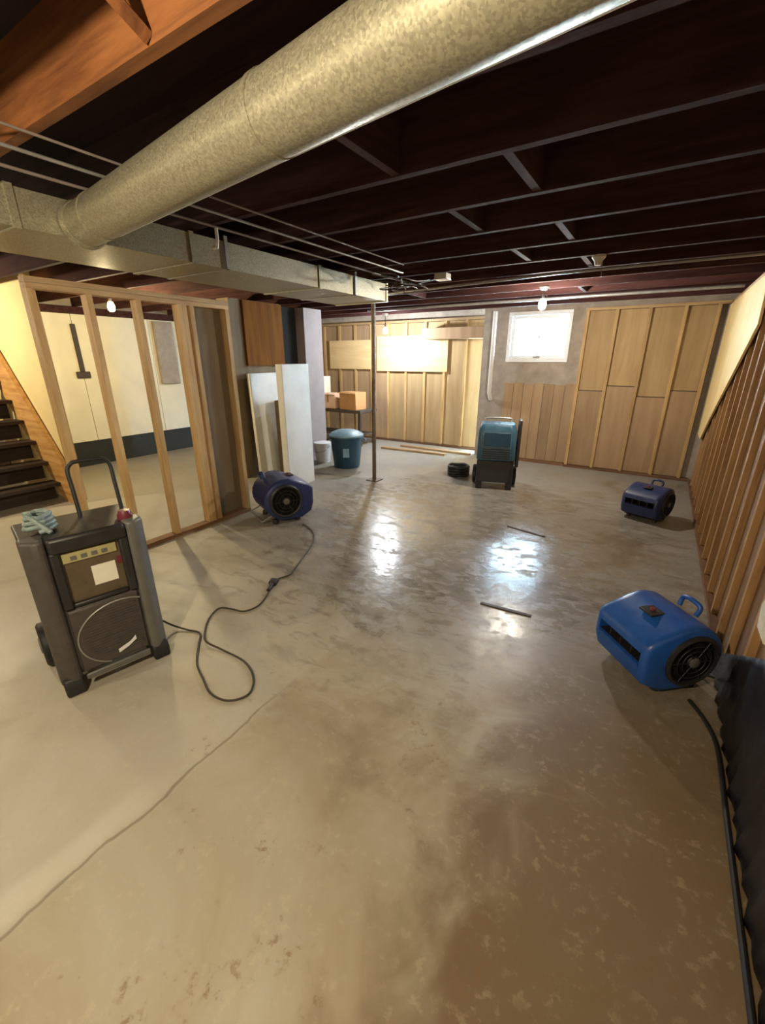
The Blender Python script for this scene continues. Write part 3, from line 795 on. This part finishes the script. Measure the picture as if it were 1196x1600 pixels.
# power cord on the floor
cz = 0.008
cpts = [(-2.52, 1.20, 0.10), (-2.46, 1.26, 0.03), (-2.36, 1.30, cz), (-2.26, 1.32, cz), (-2.16, 1.24, cz), (-2.02, 1.13, cz), (-1.88, 1.07, cz), (-1.74, 1.02, cz), (-1.62, 1.04, cz), (-1.57, 1.13, cz), (-1.65, 1.23, cz), (-1.80, 1.29, cz), (-2.00, 1.29, cz), (-2.14, 1.28, cz + 0.012), (-2.26, 1.36, cz), (-2.36, 1.47, cz), (-2.40, 1.58, cz), (-2.32, 1.62, cz), (-2.22, 1.65, cz), (-2.19, 1.75, cz), (-2.24, 1.88, cz), (-2.29, 1.95, cz + 0.006)]
pc = empty('power_cord', cpts[0], 0, 'dark looped power cord lying beside the charcoal dehumidifier', 'cord')
base = Vector(cpts[0])
MB().tube([Vector(p) - base for p in smoothpath(cpts, 6)], 0.006, 8).build('cable', M['cord'], pc, smooth=True)
pl = Vector((-2.305, 1.985, 0.02)) - base
MB().cyl(pl + Vector((0.025, -0.05, -0.004)), pl + Vector((-0.012, 0.025, 0)), 0.014, 0.02, 12).build('plug', M['black'], pc, smooth=True)
e2 = [(-2.34, 2.05, 0.018), (-2.36, 2.12, cz), (-2.33, 2.22, cz), (-2.37, 2.32, cz), (-2.46, 2.52, cz), (-2.55, 2.72, cz), (-2.66, 2.9, cz), (-2.78, 3.02, cz), (-2.92, 3.10, cz), (-3.02, 3.13, cz)]
ex = empty('extension_cord', e2[0], 0, 'thin dark extension cord leading towards the royal blue fan', 'cord')
base = Vector(e2[0])
MB().tube([Vector(p) - base for p in smoothpath(e2, 6)], 0.006, 8).build('cable', M['cord'], ex, smooth=True)
MB().box((-0.03, -0.035, -0.016), (0.03, 0.035, 0.018), Matrix.Rotation(R(25), 4, 'Z')).build('socket', M['black'], ex, bevel=0.006)

# ------------------------------------------------------------------ blue dehumidifier, mid room. local x = front
bd = empty('dehumidifier', (-1.78, 5.72, 0), R(-72), 'steel blue and black dehumidifier standing in mid room before the window', 'dehumidifier')
def rbox(hx, hy, z0, z1, ch, x_off=0): return MB().loft([[(x, y, z) for x, y in [(-hx+x_off, -hy), (hx-ch+x_off, -hy), (hx+x_off, -hy+ch), (hx+x_off, hy-ch), (hx-ch+x_off, hy), (-hx+x_off, hy)]] for z in (z0, z1)])
rbox(0.21, 0.245, 0.10, 0.40, 0.04).build('base_shell', M['body_dark'], bd, bevel=0.012)
MB().loft([[(x, y, z) for x, y in [(-hx, -hy), (hx - 0.05, -hy), (hx, -hy + 0.05), (hx, hy - 0.05), (hx - 0.05, hy), (-hx, hy)]] for z, hx, hy in ((0.405, 0.225, 0.255), (0.80, 0.215, 0.245), (0.88, 0.17, 0.22))]).build('upper_shell', M['blue_steel'], bd, bevel=0.016)
MB().box((0.222, -0.17, 0.60), (0.232, 0.17, 0.78)).build('control_panel', M['tub'], bd, bevel=0.005)
for k in range(5):
    MB().box((0.226, -0.18, 0.43 + 0.03*k), (0.234, 0.18, 0.445 + 0.03*k)).build('grille_slat', M['body_dark'], bd)
for s in (-1, 1):
    rot = Matrix.Translation((-0.14, s*0.25, 0.13)) @ Matrix.Rotation(R(-90*s), 4, 'X')
    wv = MB().lathe([(0.001, 0.0), (0.115, 0.0), (0.130, 0.010), (0.130, 0.040), (0.115, 0.05), (0.001, 0.046)], seg=24, m=rot).build('wheel', M['black'], bd, smooth=True)
    MB().lathe([(0.05, 0.046), (0.045, 0.056), (0.001, 0.058)], seg=16, m=rot).build('hub_cap', M['body_grey'], wv, smooth=True)
    MB().box((0.08, s*0.20 - 0.04, 0), (0.19, s*0.20 + 0.04, 0.10)).build('foot', M['black'], bd, bevel=0.01)
MB().box((-0.10, 0.262, 0.30), (0.10, 0.305, 0.93)).build('side_rail', M['body_dark'], bd, bevel=0.012)
h = smoothpath([(-0.20, -0.18, 0.72), (-0.235, -0.18, 0.86), (-0.24, -0.15, 0.91), (-0.24, 0.15, 0.91), (-0.235, 0.18, 0.86), (-0.20, 0.18, 0.72)], 5)
MB().tube(h, 0.014, 10).build('handle', M['pipe'], bd, smooth=True)
# coil of dark hose to its left
hc = MB()
for k in range(4):
    hc.tube([(0.15*math.cos(a*math.pi/12), 0.15*math.sin(a*math.pi/12), 0.022 + 0.04*k + 0.006*math.sin(a + k)) for a in range(24)], 0.021, 8, closed=True)
hc = hc.build('hose_coil', M['black'], smooth=True); hc.location = (-2.42, 5.98, 0)
tag(hc, 'coil of black hose on the floor left of the steel blue dehumidifier', 'hose')

# ------------------------------------------------------------------ blue tub
tb = empty('storage_tub', (-4.22, 5.52, 0), R(20), 'petrol blue plastic tub with a pale lid left of the steel post', 'tub')
MB().lathe([(0.001, 0.0), (0.20, 0.0), (0.215, 0.02), (0.262, 0.50), (0.262, 0.505), (0.25, 0.505), (0.205, 0.03), (0.001, 0.03)], seg=32).build('tub_body', M['tub'], tb, smooth=True)
MB().lathe([(0.262, 0.485), (0.285, 0.485), (0.285, 0.51), (0.262, 0.512)], seg=32).build('rim', M['tub'], tb, smooth=True)
MB().lathe([(0.283, 0.513), (0.283, 0.535), (0.24, 0.565), (0.16, 0.60), (0.001, 0.61)], seg=32).build('lid', M['tub_lid'], tb, smooth=True)
for s in (-1, 1):
    MB().tube(smoothpath([(s*0.27, -0.07, 0.46), (s*0.315, -0.06, 0.44), (s*0.32, 0, 0.43), (s*0.315, 0.06, 0.44), (s*0.27, 0.07, 0.46)], 4), 0.012, 8).build('tub_handle', M['tub'], tb, smooth=True)
lbm = MB().box((0.238, -0.05, 0.20), (0.252, 0.05, 0.34), Matrix.Rotation(R(-75), 4, 'Z')).build('tub_label', M['tub_lid'], tb)
ww = empty('bucket', (-4.80, 5.60, 0), 0, 'small white bucket half hidden left of the blue tub', 'bucket')
MB().lathe([(0.001, 0), (0.12, 0), (0.15, 0.33), (0.142, 0.33), (0.112, 0.012), (0.001, 0.012)], seg=24).build('bucket_body', M['white'], ww, smooth=True)
MB().lathe([(0.151, 0.28), (0.158, 0.28), (0.158, 0.33), (0.150, 0.332)], seg=24).build('rim', M['white'], ww, smooth=True)
MB().tube(smoothpath([(0.155, 0, 0.29), (0.13, -0.10, 0.22), (0, -0.165, 0.18), (-0.13, -0.10, 0.22), (-0.155, 0, 0.29)], 5), 0.004, 6).build('bail', M['pipe'], ww, smooth=True)

# ------------------------------------------------------------------ black plastic sheet along the right wall
rnd = random.Random(3)
ny, nz = 60, 12
vs_, fs_ = [], []
for i in range(ny + 1):
    y = 0.25 + 2.55 * i / ny
    top = 0.56 if y < 2.0 else max(0.05, 0.56 - (y - 2.0) * 0.62)
    for j in range(nz + 1):
        u = j / nz
        x = 0.552 + 0.005 * math.sin(y * 23 + u * 3) + 0.008 * math.sin(y * 51 + u * 7) - 0.02 * (1 - u) ** 3 * 0.4
        vs_.append((min(x, 0.556), y, 0.004 + u * top))
    # toe lying on the floor
for i in range(ny):
    for j in range(nz):
        a = i * (nz + 1) + j
        fs_.append((a, a + 1, a + nz + 2, a + nz + 1))
mb = MB(); mb.add(vs_, fs_)
sh = mb.build('plastic_sheet', M['poly'], smooth=True, origin=(0.53, 1.5, 0))
sm = sh.modifiers.new('thick', 'SOLIDIFY'); sm.thickness = 0.003
tag(sh, 'crumpled black plastic sheeting along the foot of the right wall', 'plastic sheet')
hz = MB().tube(smoothpath([(0.42, 2.34, 0.012), (0.48, 2.22, 0.012), (0.518, 2.05, 0.012), (0.519, 1.7, 0.012), (0.519, 1.3, 0.012), (0.519, 0.9, 0.012), (0.519, 0.5, 0.012)], 6), 0.009, 8).build('power_cord', M['black'], smooth=True, origin=(0.46, 2.45, 0))
tag(hz, 'black cord along the plastic sheet from the bright blue fan', 'cord')
# off-white insulation strip left on the right wall above the sheet
o = MB().loft([[(0.556 + dx_, 2.13, z), (0.570, 2.12, z), (0.570, 2.30 + dy_, z), (0.556 + dx_, 2.28 + dy_, z)] for z, dx_, dy_ in ((0.56, 0.004, 0.0), (0.66, 0.0, 0.02), (0.78, 0.005, -0.02), (0.92, 0.002, -0.04))]).build('insulation_scrap', M['insul'], smooth=True, origin=(0.565, 2.2, 0.56))
tag(o, 'off-white scrap of insulation on the right wall above black plastic', 'insulation')
# thin wooden strips left on the wet floor
for p, l, rz, lab in (((-0.93, 4.24, 0), 0.42, R(-12), 'dark thin strip on the wet floor nearer the back wall'), ((-0.66, 2.68, 0), 0.36, R(4), 'dark thin strip on the wet floor nearer the bright blue fan')):
    o = MB().loft([[(-l/2, -0.014, z), (0.0, -0.017, z), (l/2, -0.012, z), (l/2, 0.012, z), (0.02, 0.016, z), (-l/2, 0.013, z)] for z in (0.0, 0.009)]).build('wood_strip', M['bench'], bevel=0.002)
    o.location = p; o.rotation_euler = (0, 0, rz); tag(o, lab, 'strip')
